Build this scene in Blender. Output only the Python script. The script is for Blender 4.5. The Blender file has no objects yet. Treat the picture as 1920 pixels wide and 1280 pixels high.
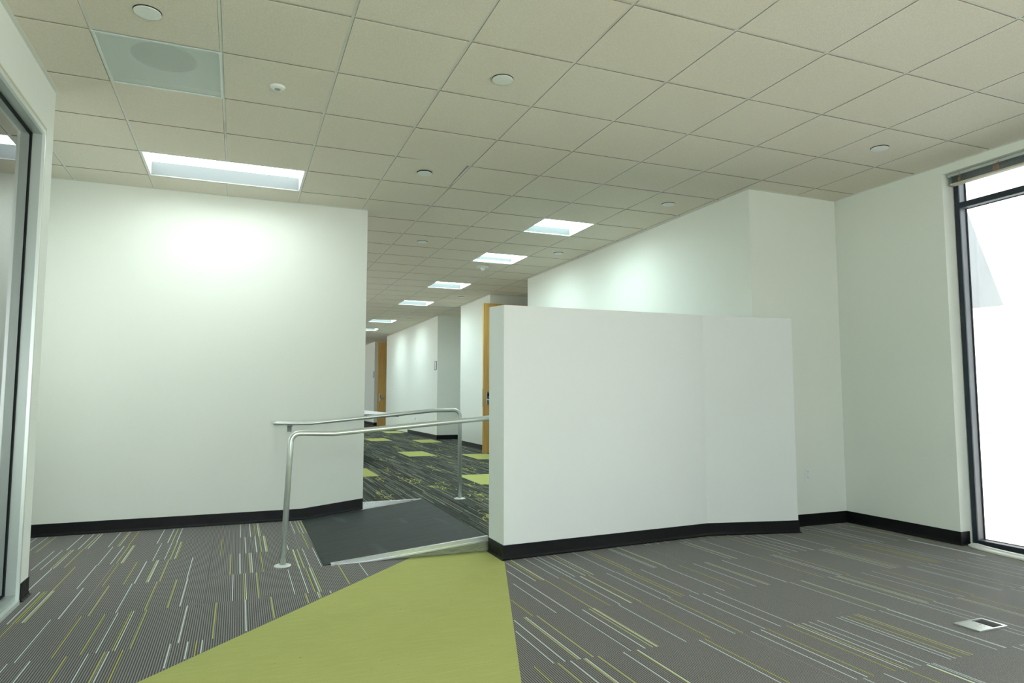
import bpy, bmesh, math, random
from mathutils import Vector, Matrix
random.seed(7)
PI = math.pi
scn = bpy.context.scene
COL = scn.collection

# ------------------------------------------------------------------ helpers
def s2l(c):
    return tuple(((v/255)/12.92 if v/255 <= .04045 else ((v/255+.055)/1.055)**2.4) for v in c)

def new_mat(name, col, rough=.6, metal=0., spec=.5):
    m = bpy.data.materials.new(name); m.use_nodes = True
    b = m.node_tree.nodes['Principled BSDF']
    b.inputs['Base Color'].default_value = (*col, 1)
    b.inputs['Roughness'].default_value = rough
    b.inputs['Metallic'].default_value = metal
    b.inputs['Specular IOR Level'].default_value = spec
    return m, m.node_tree, b

def N(nt, t, **k):
    n = nt.nodes.new(t)
    for a, v in k.items(): setattr(n, a, v)
    return n

def mth(nt, op, a, b=None, c=None):
    n = N(nt, 'ShaderNodeMath', operation=op)
    for i, v in enumerate((a, b, c)):
        if v is None: continue
        if isinstance(v, (int, float)): n.inputs[i].default_value = v
        else: nt.links.new(v, n.inputs[i])
    return n.outputs[0]

def mixc(nt, f, a, b):
    n = N(nt, 'ShaderNodeMix', data_type='RGBA')
    L = nt.links.new
    if isinstance(f, (int, float)): n.inputs[0].default_value = f
    else: L(f, n.inputs[0])
    for i, v in ((6, a), (7, b)):
        if isinstance(v, tuple): n.inputs[i].default_value = (*v[:3], 1)
        else: L(v, n.inputs[i])
    return n.outputs[2]

def noise(nt, scale, detail=2., vec=None, dim='3D', rough=.5):
    n = N(nt, 'ShaderNodeTexNoise', noise_dimensions=dim)
    n.inputs['Scale'].default_value = scale; n.inputs['Detail'].default_value = detail
    n.inputs['Roughness'].default_value = rough
    if vec is None:
        g = N(nt, 'ShaderNodeNewGeometry'); vec = g.outputs['Position']
    nt.links.new(vec, n.inputs['Vector'])
    return n.outputs[0]

def bump(nt, b, h, strength=.3, dist=.002):
    n = N(nt, 'ShaderNodeBump'); n.inputs['Strength'].default_value = strength
    n.inputs['Distance'].default_value = dist
    nt.links.new(h, n.inputs['Height']); nt.links.new(n.outputs[0], b.inputs['Normal'])

def ramp(nt, f, lo, hi):
    n = N(nt, 'ShaderNodeMapRange'); nt.links.new(f, n.inputs[0])
    n.inputs[1].default_value = lo; n.inputs[2].default_value = hi
    return n.outputs[0]

class MB:
    """collects shapes for one mesh"""
    def __init__(s): s.bm = bmesh.new(); s.mi = 0
    def face(s, pts, mi=None):
        f = s.bm.faces.new([s.bm.verts.new(p) for p in pts]); f.material_index = s.mi if mi is None else mi; return f
    def box(s, x0, x1, y0, y1, z0, z1, mi=None):
        v = [s.bm.verts.new(p) for p in ((x0,y0,z0),(x1,y0,z0),(x1,y1,z0),(x0,y1,z0),(x0,y0,z1),(x1,y0,z1),(x1,y1,z1),(x0,y1,z1))]
        for q in ((0,3,2,1),(4,5,6,7),(0,1,5,4),(1,2,6,5),(2,3,7,6),(3,0,4,7)):
            f = s.bm.faces.new([v[i] for i in q]); f.material_index = s.mi if mi is None else mi
    def prism(s, poly, z0, z1, mi=None):
        """vertical prism; z0/z1 float or list per vertex"""
        n = len(poly)
        Z0 = z0 if isinstance(z0, (list, tuple)) else [z0]*n
        Z1 = z1 if isinstance(z1, (list, tuple)) else [z1]*n
        a = [s.bm.verts.new((p[0], p[1], z)) for p, z in zip(poly, Z0)]
        b = [s.bm.verts.new((p[0], p[1], z)) for p, z in zip(poly, Z1)]
        fs = [s.bm.faces.new(a[::-1]), s.bm.faces.new(b)]
        for i in range(n):
            j = (i+1) % n; fs.append(s.bm.faces.new((a[i], a[j], b[j], b[i])))
        for f in fs: f.material_index = s.mi if mi is None else mi
    def cyl(s, p0, p1, r0, r1=None, seg=24, mi=None, cap=True):
        r1 = r0 if r1 is None else r1
        p0, p1 = Vector(p0), Vector(p1); d = (p1-p0).normalized()
        u = d.orthogonal().normalized(); w = d.cross(u)
        A, B = [], []
        for i in range(seg):
            a = 2*PI*i/seg; o = u*math.cos(a)+w*math.sin(a)
            A.append(s.bm.verts.new(p0+o*r0)); B.append(s.bm.verts.new(p1+o*r1))
        fs = []
        for i in range(seg):
            j = (i+1) % seg; f = s.bm.faces.new((A[i], A[j], B[j], B[i])); f.smooth = True; fs.append(f)
        if cap: fs += [s.bm.faces.new(A[::-1]), s.bm.faces.new(B)]
        for f in fs: f.material_index = s.mi if mi is None else mi
    def tube(s, pts, r, seg=20, mi=None, caps=True):
        P = [Vector(p) for p in pts]; rings = []
        u = None
        for i, p in enumerate(P):
            if i == 0: d = (P[1]-P[0])
            elif i == len(P)-1: d = P[-1]-P[-2]
            else: d = (P[i+1]-p).normalized()+(p-P[i-1]).normalized()
            d.normalize()
            if u is None: u = d.orthogonal().normalized()
            u = (u-d*u.dot(d)).normalized(); w = d.cross(u)
            rings.append([s.bm.verts.new(p+(u*math.cos(2*PI*k/seg)+w*math.sin(2*PI*k/seg))*r) for k in range(seg)])
        for a, b in zip(rings, rings[1:]):
            for k in range(seg):
                j = (k+1) % seg; f = s.bm.faces.new((a[k], a[j], b[j], b[k])); f.smooth = True
                f.material_index = s.mi if mi is None else mi
        if caps:
            for q in (rings[0][::-1], rings[-1]):
                f = s.bm.faces.new(q); f.material_index = s.mi if mi is None else mi
    def lathe(s, prof, c, seg=40, mi=None):
        """prof: (r,z) list, relative to centre c, axis z"""
        rings = []
        for r, z in prof:
            if r < 1e-6: rings.append([s.bm.verts.new((c[0], c[1], c[2]+z))])
            else: rings.append([s.bm.verts.new((c[0]+r*math.cos(2*PI*k/seg), c[1]+r*math.sin(2*PI*k/seg), c[2]+z)) for k in range(seg)])
        for a, b in zip(rings, rings[1:]):
            for k in range(seg):
                j = (k+1) % seg
                if len(a) == 1 and len(b) == 1: continue
                if len(a) == 1: v = (a[0], b[j], b[k])
                elif len(b) == 1: v = (a[k], a[j], b[0])
                else: v = (a[k], a[j], b[j], b[k])
                f = s.bm.faces.new(v); f.smooth = True; f.material_index = s.mi if mi is None else mi
    def build(s, name, mats, parent=None, fix=True, loc=None, bevel=0):
        if fix: bmesh.ops.recalc_face_normals(s.bm, faces=s.bm.faces)
        me = bpy.data.meshes.new(name); s.bm.to_mesh(me); s.bm.free()
        for m in (mats if isinstance(mats, (list, tuple)) else [mats]): me.materials.append(m)
        o = bpy.data.objects.new(name, me); COL.objects.link(o)
        if loc: o.location = loc
        if parent: o.parent = parent
        if bevel:
            b = o.modifiers.new('bevel', 'BEVEL'); b.width = bevel; b.segments = 2; b.limit_method = 'ANGLE'
        return o

def struct(o): o['kind'] = 'structure'; return o
def tag(o, label, cat, group=None):
    o['label'] = label; o['category'] = cat
    if group: o['group'] = group
    return o
def thing(name, label, cat, loc, group=None):
    o = bpy.data.objects.new(name, None); COL.objects.link(o); o.location = loc
    o.empty_display_size = .1
    return tag(o, label, cat, group)
def dup(root, loc, label, group=None):
    r = root.copy(); COL.objects.link(r); r.location = loc; r['label'] = label
    if group: r['group'] = group
    for ch in list(root.children):
        c = ch.copy(); COL.objects.link(c); c.parent = r
        for g in ch.children:
            d = g.copy(); COL.objects.link(d); d.parent = c
    return r

# ------------------------------------------------------------------ geometry constants
T = .6096
H = 3.001                    # ceiling
XH = 4.94                    # right wall of the corridor
XW = 5.966                   # window wall
YC = .835                    # face of the boxed-out wall
YL = 2.818                   # long left wall
XG = -.345                   # glazed wall
YB = -6.6                    # wall behind
YE = 26.                     # far end of corridor
ROWS = [(-40,-40),(4,3.98),(5,4.98),(7,6.94),(8,7.9),(11,10.8),(12,11.79),(15,14.55),(16,15.56),(21,20.1),(22,21.12),(25,23.75),(26,24.75),(60,58.7)]
def rowY(i):
    for (a, b), (c, d) in zip(ROWS, ROWS[1:]):
        if a <= i <= c: return (b+(d-b)*(i-a)/(c-a))*T
HP = [(.9,.105),(2.8,.13),(8,.165),(11,.185),(17,.2),(27,.22)]
def hz(y):
    if y <= .9: return .105
    for (a, b), (c, d) in zip(HP, HP[1:]):
        if a <= y <= c: return b+(d-b)*(y-a)/(c-a)
    return .22

# ------------------------------------------------------------------ materials
WALLC = (.80, .80, .745)
def wall_mat(name, col):
    m, nt, b = new_mat(name, col, .62, 0, .25)
    n = noise(nt, 220, 3); bump(nt, b, n, .12, .001)
    return m
M_wall = wall_mat('wall_paint', (.755, .79, .735))
M_white = wall_mat('partition_paint', (.76, .79, .78))
M_trimw = new_mat('white_enamel', (.78, .80, .76), .4)[0]

m, nt, b = new_mat('rubber_base', s2l((8, 11, 13)), .45, 0, .3); M_base = m
n = noise(nt, 30, 3); 
r = ramp(nt, n, .3, .8); rr = mth(nt, 'MULTIPLY_ADD', r, .2, .42); nt.links.new(rr, b.inputs['Roughness'])

# ceiling tile
m, nt, b = new_mat('ceiling_tile', (.6, .57, .48), .9, 0, .1); M_tile = m
n1 = noise(nt, 190, 2, rough=.7); n2 = noise(nt, 1.2, 2)
c1 = mixc(nt, ramp(nt, n1, .3, .7), (.63, .61, .52), (.81, .78, .68))
c2 = mixc(nt, mth(nt, 'MULTIPLY', ramp(nt, n2, .3, .75), .35), c1, (.74, .67, .54))
nt.links.new(c2, b.inputs['Base Color']); bump(nt, b, n1, .35, .002)

m, nt, b = new_mat('ceiling_grid', (.72, .74, .68), .45, 0, .4); M_bar = m
n = noise(nt, 1.3, 5); f = ramp(nt, n, .60, .72)
nt.links.new(mixc(nt, mth(nt, 'MULTIPLY', f, .55), (.70, .72, .66), (.38, .25, .14)), b.inputs['Base Color'])
M_dark = new_mat('plenum_dark', (.02, .022, .02), .9)[0]

# aluminium
m, nt, b = new_mat('brushed_aluminium', (.72, .76, .74), .3, .9); M_alu = m
n = noise(nt, 60, 4); nt.links.new(mth(nt, 'MULTIPLY_ADD', n, .22, .2), b.inputs['Roughness'])
M_alup = new_mat('frame_aluminium', (.56, .62, .60), .36, .55)[0]
M_rail = new_mat('rail_tube', (.64, .69, .66), .30, .62)[0]
m, nt, b = new_mat('cast_flange', (.74, .77, .73), .4, .5); M_fl = m
bump(nt, b, noise(nt, 40, 3), .5, .004)
M_seal = new_mat('black_seal', (.004, .007, .008), .6, 0, .2)[0]
M_chrome = new_mat('satin_chrome', (.62, .67, .70), .22, 1.)[0]
M_bronze = new_mat('dark_window_frame', s2l((38, 46, 58)), .4, .2)[0]
M_jamb = new_mat('anodised_side', (.19, .20, .225), .45, .35)[0]
M_plastic = new_mat('white_plastic', (.74, .79, .75), .35)[0]
M_black = new_mat('black_plastic', (.015, .016, .018), .45)[0]

# glass
def glass(name, tint, refl=1.0, rough=0.):
    m = bpy.data.materials.new(name); m.use_nodes = True; nt = m.node_tree; nt.nodes.clear()
    o = N(nt, 'ShaderNodeOutputMaterial'); t = N(nt, 'ShaderNodeBsdfTransparent'); g = N(nt, 'ShaderNodeBsdfGlossy')
    t.inputs[0].default_value = (*tint, 1); g.inputs['Roughness'].default_value = rough
    fr = N(nt, 'ShaderNodeFresnel'); fr.inputs[0].default_value = 1.52
    mx = N(nt, 'ShaderNodeMixShader'); nt.links.new(mth(nt, 'MULTIPLY', fr.outputs[0], refl), mx.inputs[0])
    nt.links.new(t.outputs[0], mx.inputs[1]); nt.links.new(g.outputs[0], mx.inputs[2]); nt.links.new(mx.outputs[0], o.inputs[0])
    return m
M_glass = glass('office_glass', (.82, .92, .89), 2.2)
M_wglass = glass('window_glass', (.95, .97, .97))

# emitters
def emit(name, col, st):
    m = bpy.data.materials.new(name); m.use_nodes = True; nt = m.node_tree; nt.nodes.clear()
    o = N(nt, 'ShaderNodeOutputMaterial'); e = N(nt, 'ShaderNodeEmission')
    e.inputs[0].default_value = (*col, 1); e.inputs[1].default_value = st
    nt.links.new(e.outputs[0], o.inputs[0]); return m
M_lamp = emit('lamp_diffuser', (.89, 1.0, .98), 6.3)
M_lampc = emit('corridor_lamp_diffuser', (.80, 1.0, .98), 17.)

# wood
m, nt, b = new_mat('oak_veneer', s2l((196, 152, 78)), .38); M_wood = m
g = N(nt, 'ShaderNodeNewGeometry'); mp = N(nt, 'ShaderNodeMapping'); mp.inputs['Scale'].default_value = (60, 60, 1.6)
nt.links.new(g.outputs['Position'], mp.inputs[0]); n = noise(nt, 1., 4, mp.outputs[0])
nt.links.new(mixc(nt, ramp(nt, n, .3, .7), s2l((214, 176, 104)), s2l((188, 144, 78))), b.inputs['Base Color'])

# main carpet : fine rib running along y, laid in 24 inch rows
PITCH = .0105
def carpet(name, off):
    m, nt, b = new_mat(name, (.1, .1, .1), .72, 0, .22)
    g = N(nt, 'ShaderNodeNewGeometry'); sp = N(nt, 'ShaderNodeSeparateXYZ'); nt.links.new(g.outputs['Position'], sp.inputs[0])
    x, y = sp.outputs[0], sp.outputs[1]
    row = mth(nt, 'FLOOR', mth(nt, 'DIVIDE', mth(nt, 'SUBTRACT', y, off), T))
    col = mth(nt, 'FLOOR', mth(nt, 'DIVIDE', x, T))
    wn = N(nt, 'ShaderNodeTexWhiteNoise', noise_dimensions='2D'); cx = N(nt, 'ShaderNodeCombineXYZ')
    nt.links.new(row, cx.inputs[0]); nt.links.new(col, cx.inputs[1]); nt.links.new(cx.outputs[0], wn.inputs['Vector'])
    ph = mth(nt, 'ADD', mth(nt, 'DIVIDE', x, PITCH), wn.outputs[0])
    wob = noise(nt, 260, 1)
    ph = mth(nt, 'ADD', ph, mth(nt, 'MULTIPLY', mth(nt, 'SUBTRACT', wob, .5), .35))
    w = mth(nt, 'SINE', mth(nt, 'MULTIPLY', ph, 2*PI))
    f = ramp(nt, w, -.35, .35)
    n = mth(nt, 'MULTIPLY_ADD', noise(nt, 170, 2, rough=.8), .6, mth(nt, 'MULTIPLY', noise(nt, 420, 1), .4))
    light = mixc(nt, ramp(nt, n, .3, .7), s2l((110, 109, 106)), s2l((158, 156, 152)))
    dark = mixc(nt, ramp(nt, n, .3, .7), s2l((36, 35, 36)), s2l((66, 65, 66)))
    c = mixc(nt, f, dark, light)
    nt.links.new(c, b.inputs['Base Color'])
    b.inputs['Sheen Weight'].default_value = .15; b.inputs['Sheen Roughness'].default_value = .35
    hgt = mth(nt, 'ADD', mth(nt, 'MULTIPLY', f, .6), n)
    bump(nt, b, hgt, .5, .003)
    return m
M_carL = carpet('ribbed_carpet_left', .345)
M_carR = carpet('ribbed_carpet_right', -.53)
def yarn(name, a, b_):
    m, nt, b = new_mat(name, (.5, .5, .5), .95, 0, .08)
    nt.links.new(mixc(nt, ramp(nt, noise(nt, 300, 2), .3, .7), a, b_), b.inputs['Base Color']); return m
M_yw = yarn('pale_blue_yarn', s2l((200, 218, 216)), s2l((236, 246, 246)))
M_yy = yarn('lime_yarn', s2l((178, 180, 84)), s2l((214, 216, 118)))
# lime carpet
m, nt, b = new_mat('lime_carpet', (.4, .4, .1), .95, 0, .08); M_lime = m
n = noise(nt, 330, 3, rough=.8)
g = N(nt, 'ShaderNodeNewGeometry'); mp = N(nt, 'ShaderNodeMapping'); mp.inputs['Scale'].default_value = (6, 90, 1)
nt.links.new(g.outputs['Position'], mp.inputs[0]); n2 = noise(nt, 1., 3, mp.outputs[0]); n3 = noise(nt, 2.4, 4)
c = mixc(nt, ramp(nt, n, .25, .75), s2l((162, 170, 94)), s2l((200, 202, 132)))
c = mixc(nt, mth(nt, 'MULTIPLY', ramp(nt, n2, .45, .75), .25), c, s2l((212, 214, 150)))
c = mixc(nt, mth(nt, 'MULTIPLY', ramp(nt, n3, .52, .8), .18), c, s2l((148, 154, 92)))
vo = N(nt, 'ShaderNodeTexVoronoi', feature='DISTANCE_TO_EDGE'); 
c4 = mixc(nt, mth(nt, 'MULTIPLY', mth(nt, 'LESS_THAN', noise(nt, 34, 1), .22), .55), c, s2l((90, 88, 44)))
nt.links.new(c4, b.inputs['Base Color']); bump(nt, b, n, .6, .003)
M_limeh = M_lime
# hall carpet : streaky charcoal planks
m, nt, b = new_mat('streaked_carpet', (.08, .08, .08), .95, 0, .08); M_hall = m
g = N(nt, 'ShaderNodeNewGeometry'); sp = N(nt, 'ShaderNodeSeparateXYZ'); nt.links.new(g.outputs['Position'], sp.inputs[0])
def streak(width, length, seed):
    ix = mth(nt, 'FLOOR', mth(nt, 'DIVIDE', sp.outputs[0], width))
    w1 = N(nt, 'ShaderNodeTexWhiteNoise', noise_dimensions='1D'); nt.links.new(mth(nt, 'ADD', ix, seed), w1.inputs['W'])
    iy = mth(nt, 'FLOOR', mth(nt, 'ADD', mth(nt, 'DIVIDE', sp.outputs[1], length), mth(nt, 'MULTIPLY', w1.outputs[0], 7.)))
    c = N(nt, 'ShaderNodeCombineXYZ'); nt.links.new(ix, c.inputs[0]); nt.links.new(iy, c.inputs[1]); c.inputs[2].default_value = seed
    w2 = N(nt, 'ShaderNodeTexWhiteNoise', noise_dimensions='3D'); nt.links.new(c.outputs[0], w2.inputs['Vector'])
    return w2.outputs[0]
n = streak(.017, .62, 3.); n2 = streak(.0085, .85, 11.); n3 = noise(nt, 350, 2)
c = mixc(nt, n, s2l((56, 60, 60)), s2l((92, 96, 90)))
c = mixc(nt, mth(nt, 'MULTIPLY', ramp(nt, n2, .80, .97), .75), c, s2l((168, 172, 148)))
c = mixc(nt, mth(nt, 'MULTIPLY', mth(nt, 'LESS_THAN', n2, .16), .5), c, s2l((34, 36, 36)))
c = mixc(nt, mth(nt, 'MULTIPLY', ramp(nt, n3, .4, .8), .3), c, s2l((48, 50, 50)))
nt.links.new(c, b.inputs['Base Color']); bump(nt, b, n3, .5, .003)
# ramp rubber
m, nt, b = new_mat('ribbed_rubber', s2l((46, 52, 54)), .62, 0, .35); M_rub = m
g = N(nt, 'ShaderNodeNewGeometry'); mp = N(nt, 'ShaderNodeMapping'); mp.inputs['Scale'].default_value = (3, 26, 3); mp.inputs['Rotation'].default_value = (0, 0, .12)
nt.links.new(g.outputs['Position'], mp.inputs[0]); n = noise(nt, 1., 4, mp.outputs[0])
mp3 = N(nt, 'ShaderNodeMapping'); mp3.inputs['Scale'].default_value = (5, .9, 1); mp3.inputs['Rotation'].default_value = (0, 0, -.25)
nt.links.new(g.outputs['Position'], mp3.inputs[0]); n2 = noise(nt, 1., 3, mp3.outputs[0])
c = mixc(nt, ramp(nt, n, .35, .7), s2l((42, 48, 51)), s2l((58, 63, 62)))
c = mixc(nt, mth(nt, 'MULTIPLY', ramp(nt, n2, .62, .74), .45), c, s2l((100, 108, 112)))
nt.links.new(c, b.inputs['Base Color']); bump(nt, b, noise(nt, 240, 2), .4, .002)
# plywood side
m, nt, b = new_mat('weathered_plywood', s2l((132, 136, 112)), .8); M_ply = m
g = N(nt, 'ShaderNodeNewGeometry'); mp = N(nt, 'ShaderNodeMapping'); mp.inputs['Scale'].default_value = (14, 14, 90)
nt.links.new(g.outputs['Position'], mp.inputs[0])
nt.links.new(mixc(nt, ramp(nt, noise(nt, 1., 4, mp.outputs[0]), .3, .7), s2l((120, 126, 104)), s2l((158, 162, 134))), b.inputs['Base Color'])
M_cord = new_mat('tan_cord', s2l((178, 150, 120)), .9)[0]
M_slat = new_mat('blind_slat', s2l((120, 134, 130)), .4, .2)[0]
M_lam = new_mat('white_laminate', (.82, .82, .86), .3)[0]

# ------------------------------------------------------------------ floor of the room
def inpoly(p, poly):
    x, y = p; c = False
    for i in range(len(poly)):
        (x0, y0), (x1, y1) = poly[i], poly[i-1]
        if (y0 > y) != (y1 > y) and x < (x1-x0)*(y-y0)/(y1-y0)+x0: c = not c
    return c
GREEN = [(2.516,.97),(2.504,.612),(1.839,-1.27),(.40,-5.34),(-.345,-5.34),(-.345,-1.52),(.408,-.691),(1.92,.97)]
LEFTZ = [(-3.2,2.95),(2.516,2.95),(2.516,.97),(1.92,.97),(.408,-.691),(-.345,-1.52),(-.345,YB),(-3.2,YB)]
RIGHTZ = [(2.516,.97),(2.516,2.),(6.3,2.),(6.3,YB),(-.345,YB),(-.345,-5.34),(.40,-5.34),(1.839,-1.27),(2.504,.612)]
F = MB()
F.face([(x, y, 0) for x, y in LEFTZ], 0)
F.face([(x, y, 0) for x, y in RIGHTZ], 1)
F.face([(x, y, 0) for x, y in GREEN], 2)
ACC_L = {-2:"W-0.048 Y0.085 W0.168 Y0.233 W0.249 Y0.304 W0.496 W0.570 Y0.607 W0.632", -1:"W-0.106 Y0.029 Y0.137 W0.197 Y0.260 W0.271 Y0.332 W0.529 Y0.675 W0.824 Y0.961 Y1.151 W1.217 Y1.227 W1.291", 0:"W-0.292 Y-0.268 Y-0.255 W-0.229 Y-0.219 W-0.073 Y0.061 W0.185 Y0.322 Y0.431 W0.492 W0.757 Y0.821 W0.831 Y0.897 W1.093 W1.168 Y1.206 W1.231 Y1.243 Y1.421 W1.559", 1:"W-0.364 Y-0.231 W-0.106 Y0.025 Y0.138 W0.196 Y0.260 W0.270 Y0.335 W0.488 Y0.738 W0.799 Y0.863 W0.875 Y0.940 Y1.162 W1.169 Y1.198 W1.236 W1.310", 2:"W-0.480 W-0.428 Y-0.370 W-0.355 Y-0.293 W-0.100 W-0.025 Y0.010 W0.039 Y0.049 W0.233 W0.306 Y0.342 W0.370 Y0.379 Y0.668 W0.839 W0.915 Y0.949 W0.979 Y0.989 W1.137 Y1.282", 3:"W-0.728 W-0.653 Y-0.594 W-0.402 W-0.328 Y-0.287 W-0.266 W-0.132 Y-0.073 W-0.060 Y0.004 W0.199 W0.274 Y0.305 W0.339 W0.806 W0.882 Y0.919 W0.946 Y0.957 W1.230 Y1.271 W1.296 Y1.323"}
ACC_R = {-2:"Y1.952 Y2.063 W2.124 Y2.189 W2.198 Y2.261 W2.389 Y2.458 W2.464 W2.801 Y2.834 W3.112 W3.171 Y3.208 Y3.334 W3.382 Y3.401 W3.436 W3.482 W3.537 W3.670 W3.700 Y3.738 Y3.791 Y3.813 W3.975", -1:"W2.045 W2.099 Y2.162 W2.174 Y2.237 W2.430 W2.506 Y2.546 W2.568 Y2.576 W2.730 Y2.867 W3.015 Y3.061 W3.200 W3.297 W3.387 W3.949 Y4.033 W4.046 W4.267 Y4.324 W4.338 W4.356 Y4.418 W4.971", 0:"Y2.214 W2.351 W2.430 Y2.568 Y2.680 W2.742 W2.812 Y2.818 Y2.875 W3.007 W3.077 Y3.143 Y3.171 W3.266 W3.453 Y3.572 W3.689 W3.782 Y3.799 W3.933 Y4.230 W4.364 W4.391 Y4.449 W4.827 Y4.847 W4.874 W4.900 Y4.938", 1:"W2.429 W2.504 Y2.540 Y2.558 W2.564 W2.665 W2.742 W2.778 W2.851 Y2.887 W2.911 W3.069 Y3.169 Y3.198 W3.372 W3.391 Y3.456 W3.468 W4.016 Y4.050 W4.066 W4.217"}
PATS = [[('W',0),('W',.075),('Y',.111),('W',.139),('Y',.15)], [('Y',0),('W',.06),('Y',.124),('W',.135),('Y',.197)], [('W',.0),('Y',.13),('W',.31)]]
def lay(acc, zone, off, xr, known, rows):
    for r in rows:
        L = []
        if r in acc:
            for t in acc[r].split(): L.append((t[0], float(t[1:])))
        lo, hi = known.get(r, (9, 9))
        k = xr[0]+random.random()*.5; pat = random.choice(PATS[:2])
        while k < xr[1]:
            if zone is RZ: L += [(random.choice('WWY'), u) for u in [k+random.random()*T for _ in range(6)] if not (lo-.02 < u < hi)]
            elif not (lo-.25 < k < hi): L += [(c, k+d) for c, d in pat]
            k += T*.98
            if random.random() < .35: pat = random.choice(PATS)
        y0, y1 = off+r*T, off+(r+1)*T
        for c, x in L:
            # clip to the zone
            ys = [y0+(y1-y0)*i/24 for i in range(25)]
            ok = [inpoly((x, min(y, y1-.001)), zone) for y in ys]
            if not any(ok): continue
            i0 = ok.index(True); i1 = 24-ok[::-1].index(True)
            if i1-i0 < 1: continue
            w = .0023
            F.face([(x-w, ys[i0], .0007), (x+w, ys[i0], .0007), (x+w, ys[i1], .0007), (x-w, ys[i1], .0007)], 3 if c == 'W' else 4)
LZ = [(-3.2,2.8),(1.33,2.8),(1.33,.96),(1.9,.96),(.408,-.691),(-.345,-1.52),(-3.2,-1.52)]
RZ = [(2.52,.66),(4.94,.9),(6,.83),(6,-5),(.5,-5),(1.839,-1.27),(2.504,.612)]
lay(ACC_L, LZ, .345, (-3.1,1.6), {-2:(-.1,9),-1:(-.2,9),0:(-.35,9),1:(-.4,9),2:(-.5,9),3:(-.75,9)}, range(-4,4))
lay(ACC_R, RZ, -.53, (.6,5.9), {-2:(-9,4.),-1:(-9,4.5),0:(-9,5.),1:(-9,4.3)}, range(-7,3))
floor = struct(F.build('floor', [M_carL, M_carR, M_lime, M_yw, M_yy], fix=False))
for p in floor.data.polygons: pass

# ------------------------------------------------------------------ raised corridor floor (carpet planks, lime planks, stitched squiggles)
PX, PY = .478, .95
LIME = [(1.97,4.81),(3.41,7.25),(3.385,3.59),(4.45,14.05),(3.47,11.05),(4.38,10.2),(4.33,6.4)]
HF = MB()
xs = sorted({-1.6, XH+1.0} | {round(-1.6+i*.8, 3) for i in range(9)})
ysr = [2.8, 4, 6, 8, 9.5, 11, 14, 17, 20, 23, 26.3]
def hq(x0, x1, y0, y1, mi=0, dz=0.):
    HF.face([(x0,y0,hz(y0)+dz),(x1,y0,hz(y0)+dz),(x1,y1,hz(y1)+dz),(x0,y1,hz(y1)+dz)], mi)
hq(-1.6, 1.9, 2.84, 4); hq(1.9, 6.0, 2.8, 4)
for a, b_ in zip(ysr[1:], ysr[2:]): hq(-1.6, 6.0, a, b_)
hq(2.495, 6.0, .97, 2.8)
for x, y in LIME:
    hq(x, x+PX-.006, y, y+PY, 1, .0008)
def squig(cx, cy, dz):
    for _ in range(random.randint(4, 5)):
        x = cx+random.uniform(-.045, .045); y = cy+random.uniform(-.20, .20); a = random.uniform(0, 2*PI)
        pts = [(x, y)]; k = random.choice((-1, 1))*random.uniform(.25, .6)
        for i in range(random.randint(5, 8)):
            a += k+random.uniform(-.5, .5)
            x += math.cos(a)*.017; y += math.sin(a)*.036; pts.append((x, y))
        w = .0040
        for (x0, y0), (x1, y1) in zip(pts, pts[1:]):
            dx, dy = x1-x0, y1-y0; l = math.hypot(dx, dy); nx, ny = -dy/l*w, dx/l*w; ex, ey = dx/l*w*.6, dy/l*w*.6
            HF.face([(x0-nx-ex,y0-ny-ey,hz(y0)+dz),(x1-nx+ex,y1-ny+ey,hz(y1)+dz),(x1+nx+ex,y1+ny+ey,hz(y1)+dz),(x0+nx-ex,y0+ny-ey,hz(y0)+dz)], 2)
SQ = [(2.16,2.98),(2.38,4.33),(2.65,5.18),(2.66,4.42),(2.72,4.05),(2.83,3.6),(2.9,3.42),(3.27,3.59),(3.1,2.65),(2.79,1.81),(2.86,6.87),(3.14,7.33),(3.28,5.32),(3.78,6.16),(3.79,6.98),(3.29,6.57),(3.61,9.24),(2.98,2.78),(3.76,5.02),(3.70,5.25),(4.24,8.28),(4.06,7.17),(4.08,9.34),(4.3,10.51),(4.77,8.85),(4.24,5.85),(3.5,3.15),(3.0,9.2),(3.2,10.1),(3.75,12.8),(4.1,12.4),(4.5,12.2),(4.0,14.2),(3.55,8.7),(2.5,7.9),(4.35,13.3),(3.9,15.6),(4.4,16.5),(3.0,1.6),(3.35,2.0),(3.6,1.9),(2.75,1.35),(4.1,3.2),(4.5,4.4),(2.35,6.6),(2.6,9.5)]
for x, y in SQ: squig(x, y, .0012); 
for x, y in SQ[::2]: squig(x+.05, y+.3, .0012)
hall_floor = struct(HF.build('floor', [M_hall, M_limeh, M_yy], fix=False))
# slab below the raised floor
S = MB(); S.box(-1.6, 1.90, 2.96, 3.2, 0, .128); S.box(2.512, 4.9, 1.3, 3.2, 0, .10); S.box(2.501, 2.53, .99, 2.79, 0, .104)

struct(S.build('trim_1', M_ply))

# ------------------------------------------------------------------ walls
def prism_wall(name, poly, z0=0., z1=H, mat=M_wall, bevel=0):
    w = MB(); w.prism(poly, z0, z1); return struct(w.build(name, mat, bevel=bevel))
prism_wall('wall_left', [(-1.6,YL),(1.897,YL),(1.897,YL+.14),(-1.6,YL+.14)])
w = MB(); w.box(-1.72, -1.6, .78, 1.45, 0, H); w.box(-1.72, -1.6, 1.45, 2.3, 2.05, H); w.box(-1.72, -1.6, 2.3, 2.96, 0, H); w.box(-1.72, -1.6, 1.45, 2.3, 0, 1.15); struct(w.build('wall_passage', M_wall))  # unseen passage end; opening added to send daylight towards the corridor
w = MB()          # far side of the open office : sill wall, piers and header around unseen openings added for daylight
w.box(-1.72, -1.6, 2.96, YE, 0, 1.1); w.box(-1.72, -1.6, 2.96, YE, 2.20, H)
for y in range(3, 26, 3): w.box(-1.72, -1.6, y, y+.8, 1.1, 2.20)
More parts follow.
